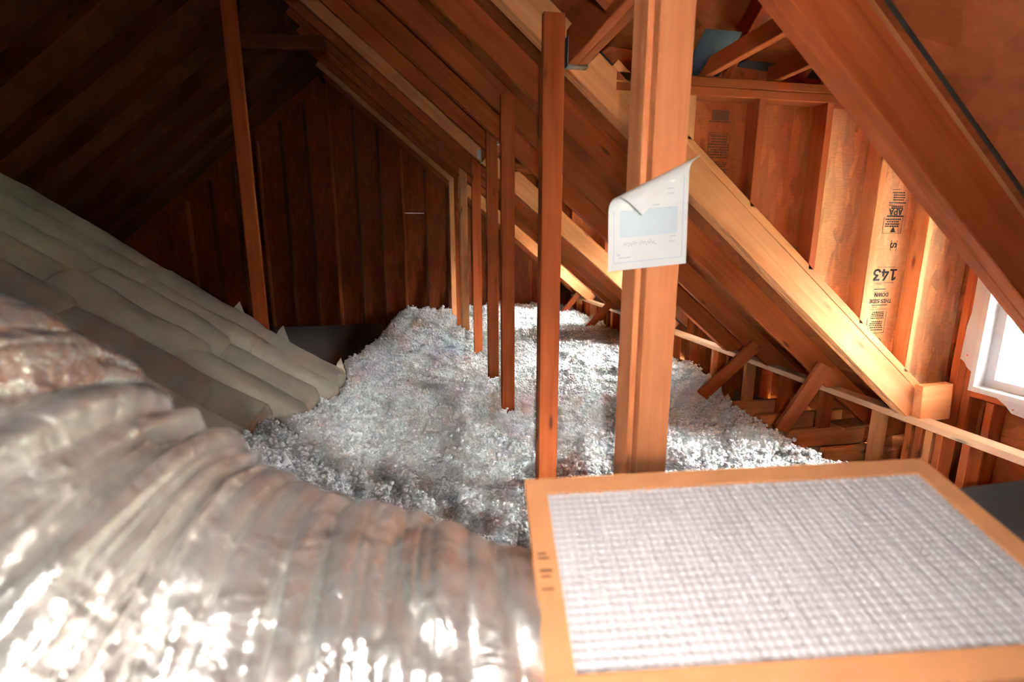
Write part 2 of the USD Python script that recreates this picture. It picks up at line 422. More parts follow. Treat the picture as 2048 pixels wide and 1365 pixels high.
# ------------------------------------------------------------------ dormers
def dormer(k, ya, yb):
    y0, y1 = ya + .076, yb - .076                # the clear opening
    yc = (ya + yb) / 2
    names = ['unseen dormer behind the camera', 'near dormer with stamped strand boards', 'second dormer', 'farthest dormer'][k]
    # --- cheek walls
    for far in (1, 0):
        w = thing('wall_cheek', label='%s cheek wall of the %s' % ('far' if far else 'near', names), cat='wall', loc=(1.6, y1 if far else y0, .8), kind='structure')
        yf = y1 if far else y0                   # stud face towards the opening
        s = 1 if far else -1
        ysh = yf + s * .089                      # inner face of the sheathing
        xs = [.90, 1.234, 1.578, 1.932, 2.27, 2.60]
        cut = lambda x: rb(x) + DECK + .038 / math.cos(TH)
        for x in xs:
            z0 = cut(x - .019)
            zt = 1.838
            if z0 < zt - .03:
                board('stud', (x - .019, yf + s * .0445, max(z0 - .012, rb(x) + DECK + .03)), (x - .019, yf + s * .0445, zt), .089, .038, (1, 0, 0), 'pine' if int(x * 10) % 2 else 'pine_pale', w)
        # sheathing panels clipped by the roof slope
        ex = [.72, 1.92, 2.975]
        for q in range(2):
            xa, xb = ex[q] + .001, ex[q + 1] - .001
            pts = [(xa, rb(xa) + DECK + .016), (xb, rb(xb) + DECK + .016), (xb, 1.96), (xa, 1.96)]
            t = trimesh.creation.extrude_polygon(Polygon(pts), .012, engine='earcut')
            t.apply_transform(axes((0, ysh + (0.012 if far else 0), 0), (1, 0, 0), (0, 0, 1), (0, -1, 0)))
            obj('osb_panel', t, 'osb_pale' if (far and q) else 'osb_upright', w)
        a = A([HX + .12, yf + s * .0445, rb(HX + .12) + DECK]) + N * .019
        b = A([2.70, yf + s * .0445, rb(2.70) + DECK]) + N * .019
        board('sole_plate', a, b, .089, .038, N, 'pine_pale', w)
        for z in (1.857, 1.896):
            board('top_plate', (.86, yf + s * .0445, z), (2.95, yf + s * .0445, z), .089, .038, (0, 0, 1), 'pine' if z < 1.87 else 'pine_dark', w)
        obj('outer_cladding', box((HX, ysh + s * .014, .05), (2.99, ysh + s * .03, 1.96)) if False else prism([(.70, rb(.70) + DECK), (2.99, rb(2.99) + DECK), (2.99, 1.99), (.70, 1.99)], .014, axes((0, ysh + s * .014 + (.014 if far else 0), 0), (1, 0, 0), (0, 0, 1), (0, -1, 0))), 'roofing_felt', w, kind='stuff')
        if far:
            far_wall = w
    # --- front wall with the window
    w = thing('wall_dormer', label='front wall with the window of the %s' % names, cat='wall', loc=(WX, yc, 0), kind='structure')
    wy0, wy1, wz0, wz1 = yc - .355, yc + .372, .44, 1.36   # rough opening
    xo = WX + .089
    for (a, b, c, d) in ((y0 - .1, y1 + .1, -.25, wz0), (y0 - .1, wy0, wz0, wz1), (wy1, y1 + .1, wz0, wz1), (y0 - .1, y1 + .1, wz1, 1.97)):
        obj('osb_panel', box((xo, a + .0005, c + .0005), (xo + .012, b - .0005, d - .0005)), 'osb', w)
    obj('gable_panel', prism([(y0 - .12, 1.9), (y1 + .12, 1.9), (y1 + .12, 1.98), (yc, 2.46), (y0 - .12, 1.98)], .012, axes((xo + .026, 0, 0), (0, 1, 0), (0, 0, 1), (1, 0, 0))), 'osb', w)
    def st(y, z0, z1, mt='pine'):
        board('stud', (WX + .0445, y, z0), (WX + .0445, y, z1), .089, .038, (0, 1, 0), mt, w)
    for y in (y1 - .019, y1 - .058, y0 + .019, y0 + .058):
        st(y, -.16, 1.84, 'pine')
    for y in (wy1 + .02, wy0 - .02):
        st(y, -.16, 1.84, 'pine_dark')
    for y in (wy1 - .10, yc, wy0 + .10):
        st(y, -.16, wz0 - .045, 'pine_dark')
    board('sill_plate', (WX + .0445, wy0, wz0 - .023), (WX + .0445, wy1, wz0 - .023), .089, .038, (0, 0, 1), 'pine', w)
    board('window_header', (WX + .0445, wy0, wz1 + .08), (WX + .0445, wy1, wz1 + .08), .089, .14, (0, 0, 1), 'pine', w)
    board('top_plate', (WX + .0445, y0, 1.875), (WX + .0445, y1, 1.875), .089, .07, (0, 0, 1), 'pine', w)
    # --- the window
    win = thing('window_%d' % (k + 1), label='white vinyl window of the %s' % names, cat='window', loc=(WX, yc, wz0), kind='structure')
    xi, xe = WX - .022, WX + .10
    for nm, lo, hi in (('window_sill', (xi, wy0, wz0 - .004), (xe, wy1, wz0 + .022)), ('window_head', (xi, wy0, wz1 - .022), (xe, wy1, wz1 + .004)),
                       ('jamb', (xi, wy1 - .022, wz0 + .022), (xe, wy1, wz1 - .022)), ('jamb', (xi, wy0, wz0 + .022), (xe, wy0 + .022, wz1 - .022))):
        obj(nm, box(lo, hi), 'vinyl_white', win)
    s0, s1, t0, t1 = wy0 + .022, wy1 - .022, wz0 + .022, wz1 - .022
    zm = (t0 + t1) / 2
    for nm, za, zb, xx in (('lower_sash', t0, zm + .02, WX + .045), ('upper_sash', zm - .02, t1, WX + .075)):
        fw = .045
        me = [box((xx, s0, za), (xx + .03, s0 + fw, zb)), box((xx, s1 - fw, za), (xx + .03, s1, zb)), box((xx, s0 + fw, za), (xx + .03, s1 - fw, za + fw)), box((xx, s0 + fw, zb - fw), (xx + .03, s1 - fw, zb))]
        sa = obj(nm, trimesh.util.concatenate(me), 'vinyl_white', win)
        obj('pane', box((xx + .013, s0 + fw - .004, za + fw - .004), (xx + .017, s1 - fw + .004, zb - fw + .004)), 'pane_glass', sa)
    # --- house wrap folded in round the window
    hw = thing('house_wrap', label='white house wrap flap around the window of the %s' % names, cat='house wrap', loc=(WX - .003, yc, wz0))
    def flap(pts):
        return prism(pts, .0015, axes((WX - .004, 0, 0), (0, 1, 0), (0, 0, 1), (1, 0, 0)))
    yv = wy1 + .002
    obj('side_flap', flap([(yv, wz0 + .085), (yv + .035, wz0 + .11), (yv + .052, wz0 + .135), (yv + .075, wz0 + .15), (yv + .072, wz0 + .33), (yv + .061, wz0 + .40), (yv + .066, wz1 - .1), (yv + .06, wz1 + .03), (yv, wz1 + .03)]), 'house_wrap', hw)
    obj('bottom_flap', flap([(wy1 - .12, wz0 - .006), (wy1 - .17, wz0 - .035), (wy1 - .20, wz0 - .065), (wy1 - .30, wz0 - .075), (wy0 + .1, wz0 - .07), (wy0 + .04, wz0 - .006)]), 'house_wrap', hw)
    for y, z in ((yv + .042, wz0 + .175), (wy1 - .205, wz0 - .045)):
        d = trimesh.creation.icosphere(1, .0045); d.apply_scale((.4, 1, 1)); d.apply_translation((WX - .006, y, z))
        obj('nail_head', d, 'nail_red', hw, label='red capped nail')
    # --- little gable roof over the dormer
    r = thing('ceiling_dormer', label='strand board roof of the %s' % names, cat='roof deck', loc=(1.8, yc, 1.95), kind='structure')
    hw_ = (y1 - y0) / 2 + .089
    zr = 1.93 + S * hw_                      # underside of the dormer rafters at its ridge
    for s in (1, -1):
        upn = A([0, s * math.sin(TH), math.cos(TH)])
        for x in (1.10, 1.42, 1.80, 2.2, 2.6):
            board('rafter', A([x, yc + s * hw_, 1.93]) + upn * .045, A([x, yc + s * .015, zr - S * .015]) + upn * .045, .038, .089, upn, 'pine' if s > 0 else 'pine_dark', r)
        za, zb_ = 1.93 + .089 / math.cos(TH), zr + .089 / math.cos(TH)
        pl = rb(0) + DECK + .03
        # outline in (x, distance up the dormer slope)
        Ls = (hw_ + .12) / math.cos(TH)
        xe0 = max((pl - (za - S * .12)) / S, .72); xr0 = (pl - zb_) / S
        t = prism([(xe0, 0), (3.15, 0), (3.15, Ls), (xr0, Ls)], .026, axes((0, yc + s * (hw_ + .12), za - S * .12), (1, 0, 0), (0, -s * math.cos(TH), math.sin(TH)), upn))
        obj('osb_panel', t, 'osb', r)
        t = prism([(xe0 - .05, 0), (3.15, 0), (3.15, Ls), (xr0 - .1, Ls)], .012, axes(A([0, yc + s * (hw_ + .12), za - S * .12]) + upn * .028, (1, 0, 0), (0, -s * math.cos(TH), math.sin(TH)), upn))
        obj('roofing_felt', t, 'roofing_felt', r, kind='stuff')
    board('ridge_board', (.35, yc, zr + .05), (2.95, yc, zr + .05), .03, .10, (0, 0, 1), 'pine', r)
    for q, x in enumerate((1.29, 1.63, 2.05)):
        board('ceiling_tie', (x, y0 - .06, 1.955), (x, y1 + .06, 1.955), .038, .07, (0, 0, 1), ('pine', 'pine_dark', 'pine')[q], r)
    return far_wall, r, y1


FARW = {}
for k, (ya, yb) in enumerate(DORM):
    FARW[k] = dormer(k, ya, yb)
cheek, droof, CY = FARW[1]

# a sagging blue-grey strip of underlay between the dormer rafters
gx, gy = np.meshgrid(np.linspace(0, 1, 14), np.linspace(0, 1, 14), indexing='ij')
yy = CY + .065 - gy * .15
zz = 1.925 + (CY + .089 - yy) * S - .006 - .02 * np.sin(gx * np.pi) * np.sin(gy * np.pi)
v = np.stack([1.20 + gx * .17, yy, zz], -1).reshape(-1, 3)
f = [(i * 14 + j, (i + 1) * 14 + j, (i + 1) * 14 + j + 1, i * 14 + j + 1) for i in range(13) for j in range(13)]
v2 = np.vstack([v, v + [0, 0, .004]])
f2 = f + [tuple(q + 196 for q in reversed(a)) for a in f]
usd_under = trimesh.Trimesh(v2, A(f2)[:, [0, 1, 2]].tolist() + A(f2)[:, [0, 2, 3]].tolist(), process=False)
obj('underlay_sheet', usd_under, 'underlay_blue', smooth=True, label='blue grey sheet of underlay sagging under the dormer roof', cat='underlay')

# ------------------------------------------------------------------ printed stamps on the cheek wall's strand board
YS = CY + .089 - .0012


def stamp_text(txt, x, z, h, mat='ink_black', bold=True, flip=True, tilt=0., name='stamp_lettering'):
    t = meshkit.text_mesh(txt, h, .001, bold)
    t.apply_translation(-(t.bounds[0] + t.bounds[1]) / 2)
    if flip:
        t.apply_transform(trimesh.transformations.rotation_matrix(np.pi, (0, 0, 1)))
    t.apply_transform(trimesh.transformations.rotation_matrix(tilt, (0, 0, 1)))
    t.apply_transform(axes((x, YS, z), (1, 0, 0), (0, 0, 1), (0, -1, 0)))
    obj(name, t, mat, cheek)


def stamp_lines(rects, mat='ink_black', name='stamp_line'):
    me = [box((x0, YS - .0006, z0), (x1, YS + .0006, z1)) for x0, z0, x1, z1 in rects]
    obj(name, trimesh.util.concatenate(me), mat, cheek, kind='stuff')


# ------------------------------------------------------------------ knee wall: plate and short studs
kw = thing('wall_knee', label='low knee wall of short studs under a flat plate along the right eave', cat='knee wall', loc=(PX0, 3.5, 0), kind='structure')
for ya, yb in ((-2.9, 2.9), (2.903, 6.1), (6.103, 8.3)):
    board('top_plate', (PX0 + .0445, ya, PZ - .019), (PX0 + .0445, yb, PZ - .019), .089, .038, (0, 0, 1), 'pine_plate', kw)
KS = [1.00, 1.40, 1.845, 1.975, 2.03, 2.085, 2.14, 2.355, 2.755, 3.14, 3.55, 3.80, 3.95, 4.02, 4.40, 4.75, 4.98, 5.35, 5.42, 5.8, 6.15, 6.42, 6.47, 6.62, 6.95, 7.3, 7.55, 7.6, 8.0]
for i, y in enumerate(KS):
    board('stud', (PX0 + .0445, y, -.17), (PX0 + .0445, y, PZ - .0385), .089, .038, (0, 1, 0), ('pine', 'pine_pale', 'pine_dark')[i % 3], kw)

# joist tails behind the knee wall
for i, y in enumerate(np.arange(1.25, 3.4, .3)):
    board('joist_tail', (2.40, y, -.10), (3.10, y, -.10), .038, .13, (0, 0, 1), 'pine_pale', label='pale joist tail lying on the eave floor behind the knee wall', cat='joist', group='joist tails behind the knee wall')
for i, (y, z) in enumerate(((2.42, -.02), (2.74, -.02), (1.62, -.02))):
    board('eave_plank', (2.74, y - .02, z), (3.08, y + .02, z), .14, .02, (0, 0, 1), 'pine_pale', label=['short plank on the eave joists behind the bright double rafter', 'short plank on the eave joists behind the right-hand kicker brace', 'short plank on the eave joists below the window'][i], cat='plank')

# kicker braces from the joists up to the rafters
for i, (a, b) in enumerate((((2.24, 2.62, .03), (2.45, 2.56, .46)), ((2.14, 3.36, .03), (2.45, 3.20, .46)), ((2.20, 5.10, .02), (2.52, 5.00, .40)), ((2.25, 6.35, .02), (2.52, 6.22, .38)), ((2.3, 7.7, .02), (2.55, 7.6, .38)))):
    lab = ['nearest diagonal kicker brace, leaning up behind the bright double rafter', 'second diagonal kicker brace at the right eave', 'diagonal kicker brace just behind the paper post', 'diagonal kicker brace in the bright patch before the far wall', 'farthest diagonal kicker brace near the gable wall'][i]
    board('kicker_brace', a, b, .038, .089, (-.8, .2, .6), 'pine' if i % 2 else 'pine_dark', label=lab, cat='brace')

# short offcut lying in the dormer corner, on the plate end of the bright double rafter
oc = thing('offcut_block', 'short sawn plywood offcut propped at the foot of the bright double rafter', 'offcut', (2.78, 2.12, PZ))
board('block', (2.655, 2.135, .345), (2.83, 2.12, .355), .05, .20, (0.2, 0, 1), 'pine_pale', oc)

# ------------------------------------------------------------------ posts
def post(y, xc, lab, face=.089, ztop=None, back=None, mat='pine', zb=-.16, bcut=False):
    zt = ztop or rb(xc) + .13
    t = thing('post', lab, 'post', (xc, y, 0))
    board('plank', (xc, y + .019, zb), (xc, y + .019, zt), .038, face, (1, 0, 0), mat, t)
    if back is not None:
        x = xc - face / 2 + back
        board('plank', (x, y + .0385 + .0445, zb), (x, y + .0385 + .0445, rb(x + .019) - .003 if bcut else zt), .089, .038, (1, 0, 0), mat, t)
    return t


post(1.20, .625, 'wide near post with the paper sheet on it', back=.0055, mat='pine_new')
post(2.12, .576, 'tall post right behind and left of the paper post, touching the header', back=.034, bcut=True)
post(3.245, .592, 'third post in the row, standing just left of the tall post')
post(3.965, .600, 'fourth post in the row, close beside the third', mat='pine_dark')
post(5.10, .612, 'fifth post in the row, half way to the gable wall', mat='pine')
post(6.30, .60, 'sixth post in the row, doubled, with a pale edge', back=.01, mat='pine_pale', bcut=True)
post(6.87, .575, 'seventh post in the row, thin and far', mat='pine')
post(7.455, .55, 'farthest post in the row, almost at the gable wall', mat='pine_pale')
kp = post(4.20, RX, 'lone dark post left of centre behind the insulation batts, rising to the ridge', face=.10, ztop=RZ - .03, mat='pine')
for i, z in enumerate((2.62, 2.97)):
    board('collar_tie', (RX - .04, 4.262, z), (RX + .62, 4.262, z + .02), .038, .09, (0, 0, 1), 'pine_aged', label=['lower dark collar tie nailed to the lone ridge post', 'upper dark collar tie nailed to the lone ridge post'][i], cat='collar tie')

# ------------------------------------------------------------------ paper sheet on the near post
R_C = .029
A0, ux = A([.4735, 1.145]), A([math.cos(.09), math.sin(.09)])
uy = A([-math.sin(.035), math.cos(.035)])
PW, PH = .213, .278
fold_p = A([.468, 1.319]); fold_d = A([.9, .434]) / np.linalg.norm([.9, .434]); fold_n = A([-fold_d[1], fold_d[0]])
nu, nv = 60, 78
P3 = []
for i in range(nu + 1):
    for j in range(nv + 1):
        q = A0 + ux * PW * i / nu + uy * PH * j / nv
        s = (q - fold_p) @ fold_n + R_C          # distance past the start of the curl
        y = 1.1975
        if s > 0:
            base = q - fold_n * s
            if s < np.pi * R_C:
                q = base + fold_n * R_C * math.sin(s / R_C); y -= R_C * (1 - math.cos(s / R_C))
            else:
                q = base - fold_n * (s - np.pi * R_C); y -= 2 * R_C
        P3.append((q[0], y - .004 * max(0, (.53 - q[0]) / .06) ** 2 * .4, q[1]))
P3 = A(P3)
idx = lambda i, j: i * (nv + 1) + j
fs = []
for i in range(nu):
    for j in range(nv):
        a, b, c, d = idx(i, j), idx(i + 1, j), idx(i + 1, j + 1), idx(i, j + 1)
        fs += [(a, b, c), (a, c, d)]
fs = A(fs)
sheet = trimesh.Trimesh(P3, fs, process=False)
nrm = sheet.vertex_normals
T = len(P3)
edge = [idx(i, 0) for i in range(nu)] + [idx(nu, j) for j in range(nv)] + [idx(i, nv) for i in range(nu, 0, -1)] + [idx(0, j) for j in range(nv, 0, -1)]
rim = []
for a, b in zip(edge, edge[1:] + edge[:1]):
    rim += [(a, a + T, b + T), (a, b + T, b)]
solid = trimesh.Trimesh(np.vstack([P3, P3 - nrm * .0004]), np.vstack([fs, fs[:, ::-1] + T, rim]), process=False)
pt = thing('paper_sheet', 'white printed paper sheet with a curled corner pinned to the near post', 'paper', (.58, 1.197, 1.28))
obj('sheet', solid, 'paper_white', pt, smooth=True)


def on_paper(u, v, du, dv, mat, name, more=()):
    me = []
    for (u, v, du, dv) in ((u, v, du, dv),) + tuple(more):
        c = [A0 + ux * uu + uy * vv for uu, vv in ((u, v), (u + du, v), (u + du, v + dv), (u, v + dv))]
        me.append(prism([tuple(q) for q in c], .0006, axes((0, 1.1971, 0), (1, 0, 0), (0, 0, 1), (0, -1, 0))))
    return obj(name, trimesh.util.concatenate(me), mat, pt, kind='stuff' if more else None)


on_paper(.030, .080, .155, .066, 'print_blue', 'printed_table', ())
on_paper(.014, .018, .186, .0014, 'print_line', 'printed_border', ((.014, .018, .0014, .138), (.1986, .018, .0014, .20)))
tx = []
for q in range(5):
    tx.append((.034 + q * .031, .143, .012, .002))
on_paper(.034, .143, .012, .002, 'print_grey', 'table_heading', tuple(tx))
on_paper(.075, .153, .06, .0013, 'print_grey', 'text_row', ((.165, .073, .016, .0012), (.165, .060, .014, .0012), (.155, .19, .018, .0012), (.155, .178, .02, .0012), (.03, .03, .03, .0012), (.05, .116, .006, .001), (.14, .122, .006, .001)))
sc = [(.040 + .085 * i / 40, .062 + .0035 * math.sin(i * 1.7) + .002 * math.sin(i * .6), .0025, .0016) for i in range(41) if i not in (17, 18, 19)]
on_paper(.04, .062, .0025, .0016, 'print_grey', 'signature', tuple(sc))
on_paper(.025, .036, .006, .004, 'print_line', 'printed_mark')

# ------------------------------------------------------------------ air filter on the plenum
FU, FV = A([.989, -.144, .035]), A([-.131, -.960, -.248])
FU /= np.linalg.norm(FU); FV -= FU * (FU @ FV); FV /= np.linalg.norm(FV)
FN = np.cross(FV, FU); FN = FN if FN[2] > 0 else -FN
F0 = A([.1465, .669, .877])
FW, FL_, FR, FT = .61, .311, .030, .025
FM = axes(F0, FU, -FV, FN)         # local: x along the far edge, -y towards the viewer
flt = thing('air_filter', 'large pleated air filter in a cardboard frame, lying in the right foreground', 'air filter', F0 + FU * FW / 2 + FV * FL_ / 2)


def frame_side(lo, hi, name='frame_side'):
    t = trimesh.creation.box(A(hi) - A(lo)); t.apply_translation((A(hi) + A(lo)) / 2)
    t.apply_transform(FM)
    return obj(name, t, 'cardboard', flt)


frame_side((0, -FR, -FT), (FW, 0, 0)); frame_side((0, -FL_, -FT), (FW, -FL_ + FR, 0))
frame_side((0, -FL_ + FR, -FT), (FR, -FR, 0)); frame_side((FW - FR, -FL_ + FR, -FT), (FW, -FR, 0))
# pleated cloth: pleats run from the far to the near edge
nx, ny = 280, 40
gx = np.linspace(FR - .002, FW - FR + .002, nx); gy = np.linspace(-FL_ + FR - .002, -FR + .002, ny)
X, Y = np.meshgrid(gx, gy, indexing='ij')
Z = -.0045 + .0010 * np.cos(X / .0235 * 2 * np.pi) + .003 * (meshkit.fbm(np.stack([X * 22, Y * 22, 0 * X], -1), 3, 5) - .5)
v = np.stack([X, Y, Z], -1).reshape(-1, 3)
f = [(i * ny + j, (i + 1) * ny + j, (i + 1) * ny + j + 1, i * ny + j + 1) for i in range(nx - 1) for j in range(ny - 1)]
f = A(f); f = np.vstack([f[:, [0, 1, 2]], f[:, [0, 2, 3]]])
cl = trimesh.Trimesh(v, f, process=False); cl.apply_transform(FM)
obj('pleated_cloth', cl, 'filter_cloth', flt, smooth=True)
me = []
for x in np.arange(FR + .004, FW - FR, .0098):
    t = trimesh.creation.box((.0012, FL_ - 2 * FR, .0011)); t.apply_translation((x, -FL_ / 2, -.0012)); me.append(t)
for y in np.arange(-FL_ + FR + .004, -FR, .0098):
    t = trimesh.creation.box((FW - 2 * FR, .0009, .0009)); t.apply_translation((FW / 2, y, -.0022)); me.append(t)
me = trimesh.util.concatenate(me); me.apply_transform(FM)
obj('wire_mesh', me, 'wire_grey', flt, kind='stuff')
me = []
for (x, y, w, h) in ((.006, -.135, .011, .003), (.006, -.142, .014, .003), (.006, -.16, .016, .004), (.007, -.168, .012, .003), (.006, -.185, .015, .003)):
    t = trimesh.creation.box((w, h, .0006)); t.apply_translation((x + w / 2, y, .0002)); me.append(t)
me = trimesh.util.concatenate(me); me.apply_transform(FM)
obj('printed_lettering', me, 'ink_faded', flt, kind='stuff')
# plenum under it and the dark grey duct box beside it
pts = []
for x in (.02, FW - .02):
    for y in (-FL_ + .005, -.012):
        p = F0 + FU * x - FV * y * -1 * -1 - FN * (FT + .001)
        p = F0 + FU * x + FV * (-y) - FN * (FT + .001)
        pts += [p, A([p[0], p[1], -.15])]
pn = thing('plenum_box', 'dark return plenum carrying the air filter', 'plenum', (.45, .45, 0))
obj('casing', trimesh.convex.convex_hull(A(pts)), 'plenum_grey', pn)
gb = thing('duct_box', 'dark grey duct box at the right edge beside the air filter', 'duct box', (1.2, .4, 0))
bx = trimesh.convex.convex_hull(A([(x, y, z) for x, y, z in ((.80, -.3, .775), (1.9, -.3, .775), (1.9, .70, .775), (.80, .675, .775), (.80, -.3, -.15), (1.9, -.3, -.15), (1.9, .70, -.15), (.80, .675, -.15))]))
obj('casing', bx, 'plenum_grey', gb)
obj('seam_flange', box((.79, -.3, .765), (1.91, .0, .785)), 'plenum_grey', gb)

# ------------------------------------------------------------------ foil-wrapped flexible duct in the foreground
AX = A([(-1.50, .70, 1.02, .37), (-1.10, .66, .98, .37), (-.734, .606, .922, .36), (-.679, .617, .885, .36), (-.619, .610, .847, .36), (-.557, .60, .822, .35), (-.525, .582, .790, .34), (-.432, .556, .719, .33),
        (-.296, .554, .668, .30), (-.197, .545, .650, .28), (-.101, .540, .650, .25), (-.015, .526, .672, .23), (.055, .520, .682, .205), (.095, .518, .668, .188), (.14, .515, .61, .145), (.20, .515, .57, .11)])
from scipy.interpolate import splprep, splev
tck, uu = splprep(AX.T, s=.004, k=3)
ns, na = 1100, 340
ss = np.linspace(0, 1, ns)
C4 = A(splev(ss, tck)).T
dC = np.gradient(C4[:, :3], axis=0); arc = np.concatenate([[0], np.cumsum(np.linalg.norm(np.diff(C4[:, :3], axis=0), axis=1))])
dC /= np.linalg.norm(dC, axis=1, keepdims=True)
up = np.tile([0, 0, 1.], (ns, 1)); up -= dC * (up * dC).sum(1, keepdims=True); up /= np.linalg.norm(up, axis=1, keepdims=True)
sd = np.cross(up, dC)
ang = np.linspace(0, 2 * np.pi, na, endpoint=False)
ringx = [-1.50, -1.30, -1.08, -.88, -.72, -.612, -.540, -.432, -.352, -.290, -.244, -.198, -.150, -.103, -.058, -.014, .030, .068, .105, .145, .20]
ringp = A([np.interp(x, C4[:, 0], arc) for x in ringx]); ringp[-1] += .2
pinch = np.interp(np.arange(len(ringx)), range(len(ringx)), [1, .6, 1, .5, 1, .5, .8, 1.3, .5, 1.2, .4, 1.1, .4, 1.0, .5, 1, .6, .9, .6, .9, 1])
aa = np.tile(ang, (ns, 1)); s_ = np.tile(arc[:, None], (1, na))
s_w = s_ + .10 * (meshkit.noise(np.stack([s_ * 3, np.cos(aa) * 1.5, np.sin(aa) * 1.5], -1), 3) - .5) * np.clip(1.2 - np.sin(aa), 0, 1)
kk = np.clip(np.searchsorted(ringp, s_w) - 1, 0, len(ringp) - 2)
tt = np.clip((s_w - ringp[kk]) / (ringp[kk + 1] - ringp[kk]), 0, 1)
wid = ringp[kk + 1] - ringp[kk]
bulge = np.clip(4 * tt * (1 - tt), 0, 1) ** .45
deep = np.where(tt < .5, pinch[kk], pinch[kk + 1])
P = np.stack([s_w * 30, np.cos(aa) * 1.6, np.sin(aa) * 1.6], -1)
fold = meshkit.fbm(P, 3, 11) - .5
P2_ = np.stack([s_ * 11, np.cos(aa) * 4.5, np.sin(aa) * 4.5], -1)
lump = meshkit.fbm(P2_, 4, 21) - .5
P4_ = np.stack([s_ * 60, np.cos(aa) * 14, np.sin(aa) * 14], -1)
fine = np.abs(meshkit.fbm(P4_, 3, 31) - .5)
def crease(fs, fa, seed, sharp):
    n = meshkit.noise(np.stack([s_w * fs, np.cos(aa) * fa, np.sin(aa) * fa], -1), seed)
    return np.exp(-(2 * n - 1) ** 2 / sharp)


scale_ = np.clip(C4[:, 3:4] / .33, .3, 1.05) ** 1.5
rad = C4[:, 3:4] * np.ones_like(aa) + scale_ * (-.030 * deep * (1 - bulge) * np.clip(wid / .09, .6, 1.4) + .010 * fold + .014 * lump - .003 * fine
      - .020 * crease(10, .55, 91, .010) - .012 * crease(21, .7, 92, .014) - .006 * crease(44, .9, 93, .03))
V = C4[:, None, :3] + rad[..., None] * (np.cos(aa)[..., None] * sd[:, None] + np.sin(aa)[..., None] * up[:, None])
f = []
i, j = np.meshgrid(np.arange(ns - 1), np.arange(na), indexing='ij')
a = i * na + j; b = i * na + (j + 1) % na
f = np.vstack([np.stack([a, b, b + na], -1).reshape(-1, 3), np.stack([a, b + na, a + na], -1).reshape(-1, 3)])
fd = thing('foil_duct', 'big crinkled silver foil duct wrap across the left foreground', 'foil duct', (-.5, .58, .7))
dm = trimesh.Trimesh(V.reshape(-1, 3), f, process=False)
if dm.vertex_normals[na * 300 + na // 4][2] < 0:
    dm.invert()
obj('foil_wrap', dm, 'foil', fd, smooth=True)
for q, ri in enumerate((.70, 1.135)):
    pass

# ------------------------------------------------------------------ assumed lamp behind the camera, its hood added to limit the light
prof = [(.018, -.075), (.024, -.06), (.030, -.045), (.060, -.02), (.085, .02), (.092, .095), (.094, .097), (.0905, .097), (.083, .022), (.058, -.017), (.028, -.041), (.022, -.056), (.016, -.072), (.018, -.075)]
hood = trimesh.creation.revolve(A(prof), sections=40)
lz = LAMP_AIM; lx = np.cross([0, 0, 1.], lz); lx /= np.linalg.norm(lx); ly_ = np.cross(lz, lx)
HM = axes(LAMP, lx, ly_, lz)
wl = thing('work_lamp', 'assumed lamp behind the camera with an added hood that limits its light', 'lamp', LAMP)
obj('hood', hood, 'hanger_metal', wl, HM, smooth=40)
sk = trimesh.creation.cylinder(.02, .07); sk.apply_translation((0, 0, -.105))
obj('socket', sk, 'plenum_grey', wl, HM, smooth=40)
cord_p = [LAMP - LAMP_AIM * .14, LAMP - LAMP_AIM * .14 + [-.05, -.05, .15], A([LAMP[0] - .1, -.43, rb(LAMP[0] - .1) + .02])]
cp = A(splev(np.linspace(0, 1, 24), splprep(A(cord_p).T, s=0, k=2)[0])).T
me = trimesh.util.concatenate([trimesh.creation.cylinder(.004, segment=(a, b), sections=8) for a, b in zip(cp[:-1], cp[1:])])
obj('cord', me, 'plenum_grey', wl, smooth=40)

# ------------------------------------------------------------------ vaulted ceiling on the left with its insulation batts
VS = .69
vz = lambda x: .10 + VS * (-.59 - x)
vt = thing('ceiling_vault', label='sloped ceiling of the room below, hidden under the batts on the left', cat='vault', loc=(-1.8, 2.4, 0), kind='structure')
obj('drywall_slope', prism([(-3.4, -.17), (-.50, -.17), (-.50, -.08), (-3.4, vz(-3.4) - .15)], 3.3, axes((0, 3.95, 0), (1, 0, 0), (0, 0, 1), (0, -1, 0))), 'drywall', vt)
vd = A([1, 0, -VS]) / math.hypot(1, VS); vn = A([VS, 0, 1]) / math.hypot(1, VS)


